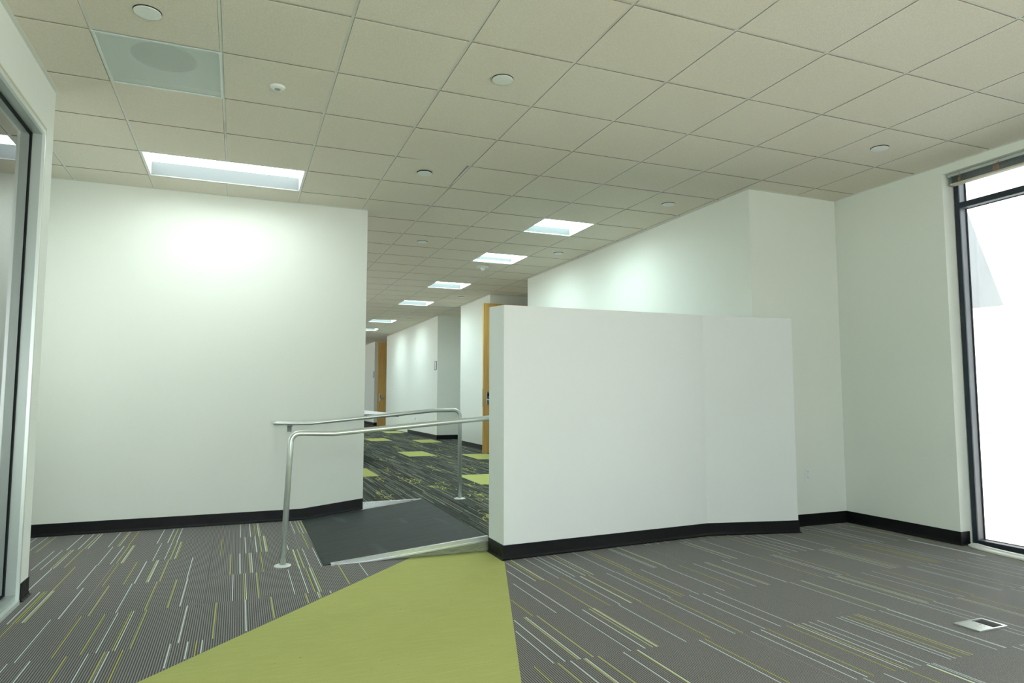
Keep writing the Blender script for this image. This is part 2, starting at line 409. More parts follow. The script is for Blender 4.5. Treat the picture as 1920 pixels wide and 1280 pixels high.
struct(w.build('wall_passage', M_wall))
# glazed wall (opening to z 2.715 between y -6.4 and .755)
GZ, GY = 2.715, .755
w = MB(); w.box(XG-.12, XG, GY, .916, 0, H); w.box(XG-.12, XG, YB, GY, GZ, H); w.box(XG-.12, XG, YB, YB+.2, 0, GZ)
struct(w.build('wall_glazed', M_wall))
# boxed-out wall with the corridor wall
prism_wall('wall_corridor', [(XH+.0,YC),(XW,YC),(XW,1.0),(XH+.13,1.0),(XH+.13,5.82),(XH-.005,5.82),(XH,3.)])
prism_wall('wall_corridor', [(XH,7.555),(XH+1.0,7.555),(XH+1.0,9.30),(XH,9.30)])
prism_wall('wall_corridor', [(XH,11.03),(XH+1.0,11.03),(XH+1.0,16.7),(XH-.01,16.7)])
prism_wall('wall_corridor', [(XH,18.72),(XH+1.0,18.72),(XH+1.0,YE),(XH,YE)])
prism_wall('wall_alcove', [(XH+1.0,1.0),(XH+1.12,1.0),(XH+1.12,YE),(XH+1.0,YE)])
prism_wall('wall_end', [(-1.72,YE),(XH+1.12,YE),(XH+1.12,YE+.12),(-1.72,YE+.12)])
# window wall : header, jamb piece, reveal
WT = .21
w = MB(); w.box(XW, XW+WT, -.225, 1.12, 0, H); w.box(XW, XW+WT, YB, -.225, 2.932, H); w.box(XW, XW+WT, YB, YB+.3, 0, 2.932)
struct(w.build('wall_window', M_wall))
w = MB()  # unseen wall behind; openings added and sized for daylight in the room
w.box(XG-3.5, XW+WT, YB-.12, YB, 0, .12); w.box(XG-3.5, XW+WT, YB-.12, YB, 2.5, H)
for x in (-3.84, -2.2, -.45, 1.3): w.box(x, x+.30, YB-.12, YB, .12, 2.5)
w.box(4.1, XW+WT, YB-.12, YB, .12, 2.5)
struct(w.build('wall_back', M_wall))
# the office behind the glass
prism_wall('wall_office', [(-3.72,.78),(XG-.12,.78),(XG-.12,.90),(-3.72,.90)])
prism_wall('wall_office', [(-3.84,YB),(-3.72,YB),(-3.72,.90),(-3.84,.90)])
# half height partition
HW = [(2.515,.658),(4.384,.809),(5.184,.628),(5.184,.834),(4.939,.834),(4.939,1.0),(4.38,1.11),(2.515,.965)]
HWZ = [1.807,1.835,1.822,1.83,1.84,1.84,1.84,1.828]
w = MB(); w.prism(HW, 0, HWZ); partition = struct(w.build('wall_partition', M_white, bevel=.003))

# ------------------------------------------------------------------ rubber baseboards
def baseboard(name, path, zf=lambda x, y: 0., side=-1, h=.102):
    """path on the wall face; side=-1 -> board is to the right hand side of travel"""
    prof = [(0,h),(.0035,h),(.0045,h-.003),(.0045,.022),(.008,.008),(.016,.0035),(.016,0),(0,0)]
    P = [Vector((p[0], p[1])) for p in path]; n = len(P); m = MB(); rings = []
    for i in range(n):
        ds = []
        if i > 0: ds.append((P[i]-P[i-1]).normalized())
        if i < n-1: ds.append((P[i+1]-P[i]).normalized())
        ns = [Vector((-d.y, d.x))*(-side)*-1 for d in ds]
        if len(ns) == 2:
            mv = (ns[0]+ns[1]).normalized(); mv = mv/max(.35, mv.dot(ns[0]))
        else: mv = ns[0]
        z = path[i][2] if len(path[i]) > 2 else zf(P[i].x, P[i].y)
        rings.append([m.bm.verts.new((P[i].x+mv.x*(o+.0005), P[i].y+mv.y*(o+.0005), z+q)) for o, q in prof])
    for a, b_ in zip(rings, rings[1:]):
        for k in range(len(prof)):
            j = (k+1) % len(prof); m.bm.faces.new((a[k], a[j], b_[j], b_[k]))
    m.bm.faces.new(rings[0]); m.bm.faces.new(rings[-1][::-1])
    return struct(m.build(name, M_base))
baseboard('baseboard_left', [(-1.6,YL,0),(1.33,YL,.002),(1.897,YL,.067)])
baseboard('baseboard_partition', [(2.515,.958,0),(2.515,.658,0),(4.384,.809,0),(5.184,.628,0),(5.184,.832,0)])
baseboard('baseboard_right', [(5.20,YC,0),(XW,YC,0),(XW,-.225,0),(XW+.098,-.225,0)])
baseboard('baseboard_glazed', [(XG,.762,0),(XG,.916,0),(XG-.12,.916,0)])
def bbh(path): baseboard('baseboard_corridor', [(x, y, hz(y)) for x, y in path])
bbh([(XH,5.80),(XH,1.12)][::1])
bbh([(XH+.98,7.555),(XH,7.555),(XH,9.30),(XH+.98,9.30)][::-1])
bbh([(XH+.98,11.03),(XH,11.03),(XH,16.7),(XH+.98,16.7)][::-1])
bbh([(XH+.98,18.72),(XH,18.72),(XH,25.9)][::-1])

# ------------------------------------------------------------------ ceiling
LIGHTS = [(0,2,3,4)]+[(6,7,a,a+1) for a in (4,7,11,15,21,25)]
FILL_PANS = [(0,2,-5,-4),(-3,-1,-2,-1),(-2,-1,2,3)]      # unseen fill pans added behind the camera, in the office and side passage
VENT = (0,1,0,1)
holes = set()
for a, b_, c, d in LIGHTS+FILL_PANS+[VENT]:
    for i in range(a, b_):
        for j in range(c, d): holes.add((i, j))
C_ = MB()
X0, X1, Y0, Y1 = -3.84, XH+1.12, YB, YE
g = .0085; zt = H+.0005; zu = H+.012
for i in range(-7, 11):
    for j in range(-12, 47):
        if (i, j) in holes: continue
        x0, x1, y0, y1 = i*T, (i+1)*T, rowY(j), rowY(j+1)
        if x1 <= X0+.01 or x0 >= X1-.01 or y1 <= Y0+.01 or y0 >= Y1-.01: continue
        if x0 > XW+.05 and y0 < 1: continue
        if x1 < -1.75 and y0 > 1.2: continue
        x0, x1, y0, y1 = max(x0, X0), min(x1, X1), max(y0, Y0), min(y1, Y1)
        # bevelled tegular tile
        e = .0008
        z = [zt]*4; zz = [zu]*4
        gx = g
        P4 = [(x0+g, y0+g), (x1-gx, y0+g), (x1-gx, y1-g), (x0+g, y1-g)]
        if (i, j) == (3, 2): z = [zt, zt+.012, zt+.001, zt]; P4[1] = (x1-g-.012, y0+g)
        Q4 = [(P4[0][0]+e, P4[0][1]+e), (P4[1][0]-e, P4[1][1]+e), (P4[2][0]-e, P4[2][1]-e), (P4[3][0]+e, P4[3][1]-e)]
        a = [C_.bm.verts.new((p[0], p[1], q)) for p, q in zip(Q4, z)]
        b4 = [C_.bm.verts.new((p[0], p[1], q+.0008)) for p, q in zip(P4, z)]
        c4 = [C_.bm.verts.new((p[0], p[1], q+.03)) for p, q in zip(P4, zz)]
        C_.bm.faces.new(a[::-1])
        for k in range(4):
            l = (k+1) % 4
            C_.bm.faces.new((a[k], a[l], b4[l], b4[k])); C_.bm.faces.new((b4[k], b4[l], c4[l], c4[k])).material_index = 2
# grid bars, slightly recessed between the tile faces
hb = .0072
def barx(x, y0, y1): C_.box(x-hb, x+hb, y0, y1, H+.004, H+.03, 1)
for i in range(-6, 10):
    y0, y1 = Y0, Y1
    cuts = [(rowY(c)+.004, rowY(d)-.004) for a, b_, c, d in sorted(LIGHTS+FILL_PANS, key=lambda q: q[2]) if a < i < b_]; ya = Y0
    for c, d in cuts: C_.box(i*T-hb, i*T+hb, ya, c, H+.0035, H+.03, 1); ya = d
    C_.box(i*T-hb, i*T+hb, ya, Y1, H+.0035, H+.03, 1)
for j in range(-10, 45):
    y = rowY(j)
    if Y0 < y < Y1: C_.box(X0, X1, y-hb, y+hb, H+.005, H+.03, 1)
M_edge = new_mat('tile_edge', (.25, .215, .165), .9)[0]
ceiling = struct(C_.build('ceiling', [M_tile, M_bar, M_edge], fix=False))
# plenum deck and roof that closes the building above the tiles
w = MB(); w.box(-3.9, XW+WT, YB-.12, YE+.12, 3.30, 3.5); 
w.box(-4.0, -3.9, YB-.12, YE+.12, 3.1, 3.5); w.box(XW+WT-.02, XW+WT+.08, YB-.12, YE+.12, 3.002, 3.5)
w.box(-3.9, XW+WT, YB-.22, YB-.12, 3.0, 3.5)
struct(w.build('ceiling_deck', M_dark))
# light wall angles at the ceiling edge
w = MB(); w.box(XG, XG+.022, YB, .916, H-.0015, H+.003); w.box(-1.6, 1.897, YL-.022, YL, H-.0015, H+.003)
w.box(XG-.0, XG+.02, .916, .93, H-.0015, H+.003)
w.box(XH-.022, XH, YC, 5.82, H-.0015, H+.003); w.box(XH, XW, YC-.02, YC, H-.0015, H+.003); w.box(XW-.02, XW, YB, YC, H-.0015, H+.003)
w.box(XH-.02, XH, 7.555, 9.3, H-.0015, H+.003); w.box(XH-.02, XH, 11.03, 16.7, H-.0015, H+.003); w.box(XH-.02, XH, 18.72, YE, H-.0015, H+.003)
struct(w.build('trim_2', M_bar))

# ------------------------------------------------------------------ ceiling lights (recessed white pans with a glowing lens)
M_refl = new_mat('dimmed_reflector', (.125, .135, .135), .9, 0, .1)[0]  # far pan side, dimmer look beside the lens put into its colour
M_refl2 = new_mat('dimmed_reflector_corridor', (.056, .062, .062), .95, 0, .0)[0]  # same side darkened further against the stronger corridor lens
M_pan = new_mat('lamp_pan_white', (.88, .9, .88), .5)[0]
def make_light(nx, label, group):
    """local origin at the pan corner, opening nx*T by T"""
    t = thing('ceiling_light', label, 'ceiling light', (0,0,0), group)
    X, Y, D = nx*T, .99*T, (.118 if group is None else .08)
    w = MB(); e = .012
    # pan walls (thin boxes) and top
    w.box(e, X-e, e, e+.004, 0, D+.01)
    w.box(e, e+.004, e, Y-e, 0, D+.01); w.box(X-e-.004, X-e, e, Y-e, 0, D+.01)
    w.box(e, X-e, e, Y-e, D+.01, D+.016)
    w.build('housing', M_pan, t)
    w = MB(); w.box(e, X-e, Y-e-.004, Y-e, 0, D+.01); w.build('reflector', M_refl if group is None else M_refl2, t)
    w = MB(); k = .0
    w.box(0, X, 0, e+.004, -.001, .005); w.box(0, X, Y-e-.004, Y, -.001, .005); w.box(0, e+.004, e+.0042, Y-e-.0042, -.001, .005); w.box(X-e-.004, X, e+.0042, Y-e-.0042, -.001, .005)
    w.build('frame', M_trimw, t)
    w = MB(); w.box(e+.004, X-e-.004, e+.004, Y-e-.004, D, D+.006); w.build('lens', M_lamp if group is None else M_lampc, t)
    return t
G1 = 'square ceiling lights along the corridor'
L0 = make_light(2, 'long rectangular ceiling light above the blank left wall', None); L0.location = (0, rowY(3), H)
dup(L0, (0, rowY(-5), H), 'added unseen fill light, long ceiling pan over the glazed wall side, behind the viewer')  # unseen pan added to fill the room with light
dup(L0, (-3*T, rowY(-2), H), 'added unseen fill light, long ceiling pan inside the office behind the glass')  # unseen pan added to brighten the office
sq = None
names = {4:'square corridor ceiling light nearest the camera, largest of the row', 7:'square corridor ceiling light just in front of the smoke detector',
         11:'square corridor ceiling light just beyond the smoke detector, third of the row', 15:'square corridor ceiling light fourth from the front, over the handrails in the photo',
         21:'small distant corridor ceiling light, second from the far end', 25:'farthest corridor ceiling light, cut off by the edge of the left wall'}
for a in (4,7,11,15,21,25):
    if sq is None: sq = make_light(1, names[a], G1); sq.location = (6*T, rowY(a), H)
    else: dup(sq, (6*T, rowY(a), H), names[a], G1)

p = make_light(1, 'added unseen fill light, square ceiling pan in the side passage left of the blank wall', None); p.location = (-2*T, rowY(2), H)  # unseen pan added to brighten surfaces facing the passage
# perforated ceiling return with a round duct showing through
m, nt, b = new_mat('perforated_metal', (.66, .74, .71), .5, .1); M_perf = m
g_ = N(nt, 'ShaderNodeNewGeometry'); sp = N(nt, 'ShaderNodeSeparateXYZ'); nt.links.new(g_.outputs['Position'], sp.inputs[0])
k = 2*PI/.0062
wv = mth(nt, 'MULTIPLY', mth(nt, 'SINE', mth(nt, 'MULTIPLY', sp.outputs[0], k)), mth(nt, 'SINE', mth(nt, 'MULTIPLY', sp.outputs[1], k)))
hole = mth(nt, 'GREATER_THAN', wv, .30)
tr = N(nt, 'ShaderNodeBsdfTransparent'); mx = N(nt, 'ShaderNodeMixShader'); out = nt.nodes['Material Output']
nt.links.new(hole, mx.inputs[0]); nt.links.new(b.outputs[0], mx.inputs[1]); nt.links.new(tr.outputs[0], mx.inputs[2]); nt.links.new(mx.outputs[0], out.inputs[0])
t = thing('air_vent', 'square perforated metal ceiling vent with a round duct showing behind it', 'vent', (0, 0, H))
w = MB(); e = .014
for q in ((0,T,0,e),(0,T,T-e,T),(0,e,e+.0002,T-e-.0002),(T-e,T,e+.0002,T-e-.0002)): w.box(*q, -.001, .0032)
w.build('frame', new_mat('vent_frame', (.66, .74, .70), .4, .2)[0], t)
w = MB(); w.face([(e,e,.004),(T-e,e,.004),(T-e,T-e,.004),(e,T-e,.004)]); w.build('perforated_panel', M_perf, t)
w = MB(); cx, cy, rd = .31, .20+.05, .168
# back plate with a round opening
seg = 48; ring = []; sqr = []
for i in range(seg):
    a = 2*PI*i/seg; ring.append(w.bm.verts.new((cx+rd*math.cos(a), cy+rd*math.sin(a), .035)))
    mm = max(abs(math.cos(a)), abs(math.sin(a))); sx, sy = math.cos(a)/mm, math.sin(a)/mm
    px = cx+sx*(T-.008-cx if sx > 0 else cx-.008); py = cy+sy*(T-.008-cy if sy > 0 else cy-.008)
    sqr.append(w.bm.verts.new((px, py, .035)))
for i in range(seg):
    j = (i+1) % seg; w.bm.faces.new((ring[i], ring[j], sqr[j], sqr[i]))
for q in ((.008,.012,.008,T-.008),(T-.012,T-.008,.008,T-.008),(.008,T-.008,.008,.012),(.008,T-.008,T-.012,T-.008)): w.box(*q, .005, .035)
w.build('back_plate', new_mat('vent_back', (.78, .85, .80), .6)[0], t, fix=False)
w = MB(); w.cyl((cx,cy,.035), (cx,cy,.20), rd, seg=48, cap=False); w.cyl((cx,cy,.20), (cx,cy,.205), rd, seg=48)
w.build('duct', new_mat('vent_duct', (.20, .22, .20), .7)[0], t)

# ------------------------------------------------------------------ round ceiling items
def disc(label):
    t = thing('ceiling_sprinkler', label, 'ceiling sprinkler', (0,0,0), 'round concealed sprinkler covers in the ceiling tiles')
    w = MB(); w.lathe([(.0,-.0085),(.056,-.0085),(.0605,-.0078),(.062,-.006),(.061,-.004),(.03,-.004),(.03,.0),(0,.0)], (0,0,0)); w.build('cover_plate', M_plastic, t)
    w = MB(); w.lathe([(0,-.0004),(.064,-.0004),(.064,.003),(0,.003)], (0,0,0)); w.build('shadow_ring', M_dark, t)
    return t
DISC = [((.47,-.48),'round white ceiling cover above the perforated vent, top left'),
        ((3.5,-.48),'round white ceiling cover at the upper middle of the room ceiling'),
        ((3.5,2.46),'round white ceiling cover above the end of the left wall'),
        ((8.45,-.54),'round white ceiling cover nearest the window'),
        ((7.46,2.46),'round white ceiling cover between the first corridor light and the boxed-out corner'),
        ((4.5,6.46),'small round ceiling cover left of the second corridor light'),
        ((7.45,6.4),'small round ceiling cover right of the second corridor light'),
        ((7.45,13.15),'tiny round ceiling cover over the first wooden door'),
        ((7.35,19.5),'tiny round ceiling cover above the third corridor wall, left of it the fifth light'),
        ((7.3,25.6),'farthest tiny round ceiling cover near the end of the corridor')]
d0 = None
for (cx, cy), lab in DISC:
    loc = (cx*T, cy*T, H)
    if d0 is None: d0 = disc(lab); d0.location = loc
    else: dup(d0, loc, lab)
t = thing('ceiling_sensor', 'small white ceiling sensor with a grey centre, right of the perforated vent', 'sensor', (1.5*T, .507*T, H))
w = MB(); w.lathe([(.018,-.016),(.03,-.015),(.040,-.008),(.045,-.001),(.045,.001),(0,.001)], (0,0,0)); w.build('ring', M_plastic, t)
w = MB(); w.lathe([(0,-.0125),(.012,-.0145),(.0185,-.016),(.0185,-.006),(0,-.006)], (0,0,0)); w.build('lens', new_mat('sensor_lens', (.35,.38,.36), .4)[0], t)
t = thing('smoke_detector', 'white smoke detector between the second and third corridor lights', 'smoke detector', (6.463*T, 8.435*T, H))
w = MB(); w.lathe([(0,-.018),(.055,-.018),(.08,-.012),(.088,-.004),(.088,.001),(0,.001)], (0,0,0)); w.build('base', M_plastic, t)
w = MB(); w.lathe([(0,-.058),(.012,-.056),(.024,-.048),(.028,-.034),(.034,-.026),(.036,-.018),(0,-.018)], (0,0,0)); w.build('sensing_head', M_plastic, t)

# ------------------------------------------------------------------ window
WX = XW+.12; WY = -.255; WY1 = YB+.3
t = bpy.data.objects.new('window_1', None); COL.objects.link(t); struct(t); t.location = (0,0,0)
w = MB()
fw = .018; dp = .085
# frame : dark interior face + returns
w.box(WX, WX+.012, WY-fw, WY+.02, 0, 2.93)                                  # left jamb face
w.box(WX, WX+.012, WY1, WY+.02, 2.90, 2.932)                                 # head
w.box(WX, WX+.012, WY1, WY-fw, .004, .040)                                   # bottom rail
w.box(WX, WX+.012, WY1, WY-fw, 2.654, 2.701)                                  # transom
ml = [-1.75, -3.25, -4.75]
for y in ml: w.box(WX, WX+.012, y-.03, y+.03, .04, 2.90)
w.build('window_frame', M_bronze, t)
w = MB()
w.box(WX+.012, WX+dp, WY-fw, WY+.02, .0, 2.93)
w.box(WX+.012, WX+dp, WY1, WY-fw, .0, .040); w.box(WX+.012, WX+dp, WY1, WY-fw, 2.656, 2.699); w.box(WX+.012, WX+dp, WY1, WY-fw, 2.9, 2.93)
for y in ml: w.box(WX+.012, WX+dp, y-.028, y+.028, .04, 2.90)
w.build('mullion', M_jamb, t)
w = MB()
for z0, z1 in ((.04,.043),(2.6525,2.6558),(2.6992,2.702)): w.box(WX+dp-.014, WX+dp, WY1, WY-fw, z0, z1)
w.box(WX+dp-.014, WX+dp, WY-fw-.005, WY-fw, .04, 2.9)
w.build('gasket', M_seal, t)
w = MB(); w.box(WX+dp, WX+dp+.008, WY1, WY, .02, 2.92); w.build('glass_pane', M_wglass, t)
# loose pale strip on the floor along the window
w = MB(); pts = [(5.985,-.262),(5.962,-.30),(5.935,-.37),(5.912,-.46),(5.893,-.58),(5.88,-.72),(5.872,-.90),(5.868,-1.1),(5.865,-2.6)]
sec = [(0,0),(0,.008),(.010,.013),(.05,.016),(.06,.022),(.085,.022),(.085,0)]; rr_ = []
for k, (x, y) in enumerate(pts): rr_.append([w.bm.verts.new((x+o*(1 if k else .6), y, .0012+z)) for o, z in sec])
for p_, q_ in zip(rr_, rr_[1:]):
    for k in range(len(sec)):
        l = (k+1) % len(sec); w.bm.faces.new((p_[k], p_[l], q_[l], q_[k]))
w.bm.faces.new(rr_[0]); w.bm.faces.new(rr_[-1][::-1])
struct(w.build('trim_3', M_trimw))

# blinds
t = thing('window_blind', 'raised grey mini blind gathered at the top of the window', 'blind', (XW+.072, -.262, 2.835))
bx0, bx1, yl = -.035, .02, -3.0
w = MB(); w.box(bx0, bx1, yl, 0, .068, .092); w.build('headrail', M_alup, t, bevel=.002)
w = MB()
for k in range(11):
    z = .012+k*.0050; dx = random.uniform(-.002,.002)
    w.prism([(bx0+.003+dx,yl),(bx1-.004+dx,yl),(bx1-.004+dx,-.004-random.random()*.004),(bx0+.003+dx,-.004-random.random()*.003)], [z,z+.003,z+.003,z], [z+.0012,z+.0042,z+.0042,z+.0012])
w.build('slats', M_slat, t)
w = MB(); w.box(bx0-.001, bx1-.002, yl, -.001, -.002, .011); w.build('bottom_rail', new_mat('blind_rail', s2l((196,190,170)), .45)[0], t, bevel=.002)
def cord(y, n, spread):
    w = MB()
    for _ in range(n):
        p = Vector((bx0-.006, y+random.uniform(-1,1)*spread*.4, .068-random.random()*.05)); pts = [p.copy()]
        for i in range(12):
            p += Vector((random.uniform(-.006,.006), random.uniform(-1,1)*spread*.42, random.uniform(-.010,.009)))
            p.x = min(max(p.x, bx0-.016), bx0-.003); p.z = min(max(p.z, .002), .08); p.y = min(max(p.y, y-spread), y+spread)
            pts.append(p.copy())
        w.tube(pts, .0012, 6)
    w.build('cord', M_cord, t)
cord(-.085, 10, .009); cord(-.365, 22, .022); cord(-1.4, 10, .012)
w = MB(); w.box(bx0-.008, bx1+.004, .0, .010, .066, .094); w.build('end_bracket', M_alup, t)

# ------------------------------------------------------------------ glazed partition frame
t = bpy.data.objects.new('window_2', None); COL.objects.link(t); struct(t)
ZT = GZ; y1 = GY; y0 = YB+.2
w = MB()
lp = .034
# outer lip standing proud of the wall face
w.box(XG-.010, XG+.006, y1-lp, y1-.020, .0, ZT-.02); w.box(XG-.010, XG+.006, y0, y1-lp, ZT-.045, ZT-.020)
w.box(XG-.010, XG+.012, y0, y1-lp, .0, .022)
w.build('frame_lip', new_mat('satin_lip', (.74,.80,.78), .3, .45)[0], t)
w = MB(); xg = XG-.062
w.box(XG-.115, XG-.010, y1-lp, y1-.004, .0, ZT-.004); w.box(XG-.115, XG-.010, y0, y1-lp, ZT-.045, ZT-.004); w.box(XG-.115, XG-.010, y0, y1-lp, 0, .05)
w.build('window_frame', new_mat('glazing_frame', (.44, .50, .48), .4, .4)[0], t)
w = MB()
w.box(xg-.012, xg+.004, y1-lp-.018, y1-lp, .05, ZT-.045); w.box(xg-.012, xg+.004, y0, y1-lp-.018, ZT-.063, ZT-.045); w.box(xg-.012, xg+.004, y0, y1-lp-.018, .05, .062)
w.build('gasket', M_seal, t)
w = MB(); w.box(xg-.009, xg-.001, y0, y1-lp-.004, .052, ZT-.047); w.build('glass_pane', M_glass, t)
w = MB(); w.box(XG-.010, XG+.002, y1-.016, y1+.003, .105, ZT-.016); w.box(XG-.010, XG+.002, y0, y1+.003, ZT-.016, ZT+.003); w.build('sealant', new_mat('tan_sealant', s2l((192,194,172)), .7)[0], t)

# ------------------------------------------------------------------ ramp
t = thing('access_ramp', 'short black rubber covered ramp with metal edge rising to the corridor', 'ramp', (1.33,.97,0))
def L(x, y, z): return (x-1.33, y-.97, z)
yn, yf = .978, 2.80
ra, rb = 1.336, 2.50
w = MB()
NX, NY = 16, 10
def rz(u, v):
    zn = .004+.101*u; zf_ = .004+.126*u
    return zn+(zf_-zn)*v
def ramp_part(fn, z_off0, z_off1, mat, name):
    w = MB(); top = {}; bot = {}
    for i in range(NX+1):
        for j in range(NY+1):
            u, v = i/NX, j/NY; x = ra+(rb-ra)*u; x += (-.015*(1-v) if i == 0 else 0); y = yn+(yf-yn)*v
            top[i,j] = w.bm.verts.new(L(x, y, rz(u,v)+z_off1)); bot[i,j] = w.bm.verts.new(L(x, y, fn(u,v)+z_off0))
    for i in range(NX):
        for j in range(NY):
            w.bm.faces.new((top[i,j],top[i+1,j],top[i+1,j+1],top[i,j+1])); w.bm.faces.new((bot[i,j],bot[i,j+1],bot[i+1,j+1],bot[i+1,j]))
    for i in range(NX):
        w.bm.faces.new((bot[i,0],bot[i+1,0],top[i+1,0],top[i,0])); w.bm.faces.new((bot[i,NY],top[i,NY],top[i+1,NY],bot[i+1,NY]))
    for j in range(NY):
        w.bm.faces.new((bot[0,j],top[0,j],top[0,j+1],bot[0,j+1])); w.bm.faces.new((bot[NX,j],bot[NX,j+1],top[NX,j+1],top[NX,j]))
    return w.build(name, mat, t)
ramp_part(lambda u, v: max(0., rz(u,v)-.012), 0, 0, M_rub, 'rubber_deck')
w = MB()
prof = []
for i in range(NX+1):
    u = i/NX; x = ra+.02+(rb-.002-ra-.02)*u; prof.append((x, max(0, rz(u,0)-.014)))
va = [w.bm.verts.new(L(x, yn+.004, 0)) for x, z in prof]; vb = [w.bm.verts.new(L(x, yn+.004, z+.0005)) for x, z in prof]
vc = [w.bm.verts.new(L(x, yf-.01, 0)) for x, z in prof]; vd = [w.bm.verts.new(L(x, yf-.01, z+.0005)) for x, z in prof]
for i in range(NX):
    w.bm.faces.new((va[i],va[i+1],vb[i+1],vb[i])); w.bm.faces.new((vb[i],vb[i+1],vd[i+1],vd[i])); w.bm.faces.new((vc[i],vd[i],vd[i+1],vc[i+1])); w.bm.faces.new((va[i],vc[i],vc[i+1],va[i+1]))
w.bm.faces.new((va[0],vb[0],vd[0],vc[0])); w.bm.faces.new((va[-1],vc[-1],vd[-1],vb[-1]))
w.build('plywood_base', M_ply, t)
# metal angle on the near edge, ribbed
w = MB()
xs_ = [1.372+(2.512-1.372)*i/NX for i in range(NX+1)]
def zr(x): return rz((x-ra)/(rb-ra), 0)
for k, (hi, lo, off) in enumerate(((.004,-.010,-.012),(-.010,-.022,-.009),(-.022,-.034,-.013))):
    A = [w.bm.verts.new(L(x, yn+off, max(0.001, zr(x)+hi))) for x in xs_]; B_ = [w.bm.verts.new(L(x, yn+off, max(0.0005, zr(x)+lo))) for x in xs_]
    A2 = [w.bm.verts.new(L(x, yn+.001, max(0.001, zr(x)+hi))) for x in xs_]; B2 = [w.bm.verts.new(L(x, yn+.001, max(0.0005, zr(x)+lo))) for x in xs_]
    for i in range(NX):
        w.bm.faces.new((A[i],A[i+1],B_[i+1],B_[i])); w.bm.faces.new((A[i],A2[i],A2[i+1],A[i+1])); w.bm.faces.new((B_[i],B_[i+1],B2[i+1],B2[i])); w.bm.faces.new((A2[i],B2[i],B2[i+1],A2[i+1]))
T1 = [w.bm.verts.new(L(x, yn-.012, zr(x)+.0055)) for x in xs_]; T2 = [w.bm.verts.new(L(x, yn+.022, zr(x)+.0035)) for x in xs_]
T3 = [w.bm.verts.new(L(x, yn-.012, zr(x)+.003)) for x in xs_]; T4 = [w.bm.verts.new(L(x, yn+.022, zr(x)+.0005)) for x in xs_]
for i in range(NX):
    w.bm.faces.new((T1[i],T1[i+1],T2[i+1],T2[i])); w.bm.faces.new((T1[i],T3[i],T3[i+1],T1[i+1])); w.bm.faces.new((T2[i],T2[i+1],T4[i+1],T4[i]))
w.box(1.372-1.33, 1.395-1.33, yn-.97-.03, yn-.97-.010, 0.0005, .012)
w.build('metal_edging', M_alu, t)
# metal nosing of the raised floor beside the ramp
w = MB()
for i in range(12):
    xa, xb = 1.90+(2.47-1.90)*i/12, 1.90+(2.47-1.90)*(i+1)/12
    za, zb = rz((xa-ra)/(rb-ra),1)-.0, rz((xb-ra)/(rb-ra),1)-.0
    z1 = .133
    w.prism([(xa,2.795),(xb,2.795),(xb,2.82),(xa,2.82)], [max(za-.002,z1-.048),max(zb-.002,z1-.048),max(zb-.002,z1-.048),max(za-.002,z1-.048)], z1)
w.box(1.90, 2.50, 2.799, 2.83, 0, .129)
struct(w.build('trim_4', M_alu))

# ------------------------------------------------------------------ handrails
def arc(p0, c, p1, r, n=8):
    """rounded corner at c between p0 and p1"""
    p0, c, p1 = Vector(p0), Vector(c), Vector(p1); a = (p0-c).normalized(); b_ = (p1-c).normalized()
    th = a.angle(b_); d = r/math.tan(th/2); cen = c+(a+b_).normalized()*(r/math.sin(th/2))
    s_, e_ = c+a*d, c+b_*d; out = []
    u = s_-cen; v = e_-cen; ang = u.angle(v)
    for i in range(n+1):
        f = i/n; out.append(cen+(u*math.sin((1-f)*ang)+v*math.sin(f*ang))/math.sin(ang))
    return out
def path(P, R):
    out = [Vector(P[0])]
    for i in range(1, len(P)-1): out += arc(P[i-1], P[i], P[i+1], R[i-1])
    out.append(Vector(P[-1])); return out
def flange(w, x, y, z):
    w.lathe([(0,.012),(.028,.012),(.046,.010),(.056,.006),(.058,0),(0,0)], (x,y,z), 32)
RR = .0195
t = thing('handrail', 'near metal tube handrail standing on two posts in front of the ramp', 'handrail', (1.07,1.067,0), 'pair of tubular metal handrails beside the ramp')
o = (1.07,1.067,0)
def rel(P, o): return [tuple(Vector(p)-Vector(o)) for p in P]
P = [(1.066,1.067,.008),(1.100,1.067,.893),(1.392,1.067,.886),(2.548,1.067,.980),(2.84,1.067,.983),(2.84,1.067,hz(1.07)+.008)]
w = MB(); w.tube(path(rel(P, o), [.06,.25,.25,.06]), RR, 24); w.build('rail_tube', M_rail, t)
w = MB(); flange(w, -.004, 0, 0); w.build('floor_flange', M_fl, t)
w = MB(); flange(w, 2.84-1.07, 0, hz(1.07)); w.build('floor_flange', M_fl, t)
o = (1.08,2.70,0)
t = thing('handrail', 'far metal tube handrail fixed to the left wall, its post on the corridor carpet', 'handrail', o, 'pair of tubular metal handrails beside the ramp')
P = [(1.075,YL-.003,.903),(1.075,2.715,.903),(1.385,2.715,.899),(2.556,2.705,1.008),(2.835,2.70,1.011),(2.838,2.69,hz(2.69)+.008)]
w = MB(); w.tube(path(rel(P, o), [.022,.2,.2,.06]), RR, 24); w.build('rail_tube', M_rail, t)
w = MB(); flange(w, 2.838-o[0], 2.69-o[1], hz(2.69)); w.build('floor_flange', M_fl, t)
M_brk = new_mat('bracket_grey', (.22, .25, .23), .5, .2)[0]
def bracket(w, x, z):
    w.box(x-.019-o[0], x+.019-o[0], YL-.006-o[1], YL-.0005-o[1], z-.085, z-.01)
    w.box(x-.019-o[0], x+.019-o[0], 2.715-o[1]-.012, YL-.003-o[1], z-.032, z-.026)
    w.box(x-.019-o[0], x+.019-o[0], 2.715-o[1]-.012, 2.715-o[1]-.006, z-.03, z-.012)
w = MB(); bracket(w, 1.205, .903); w.build('wall_bracket', M_brk, t)

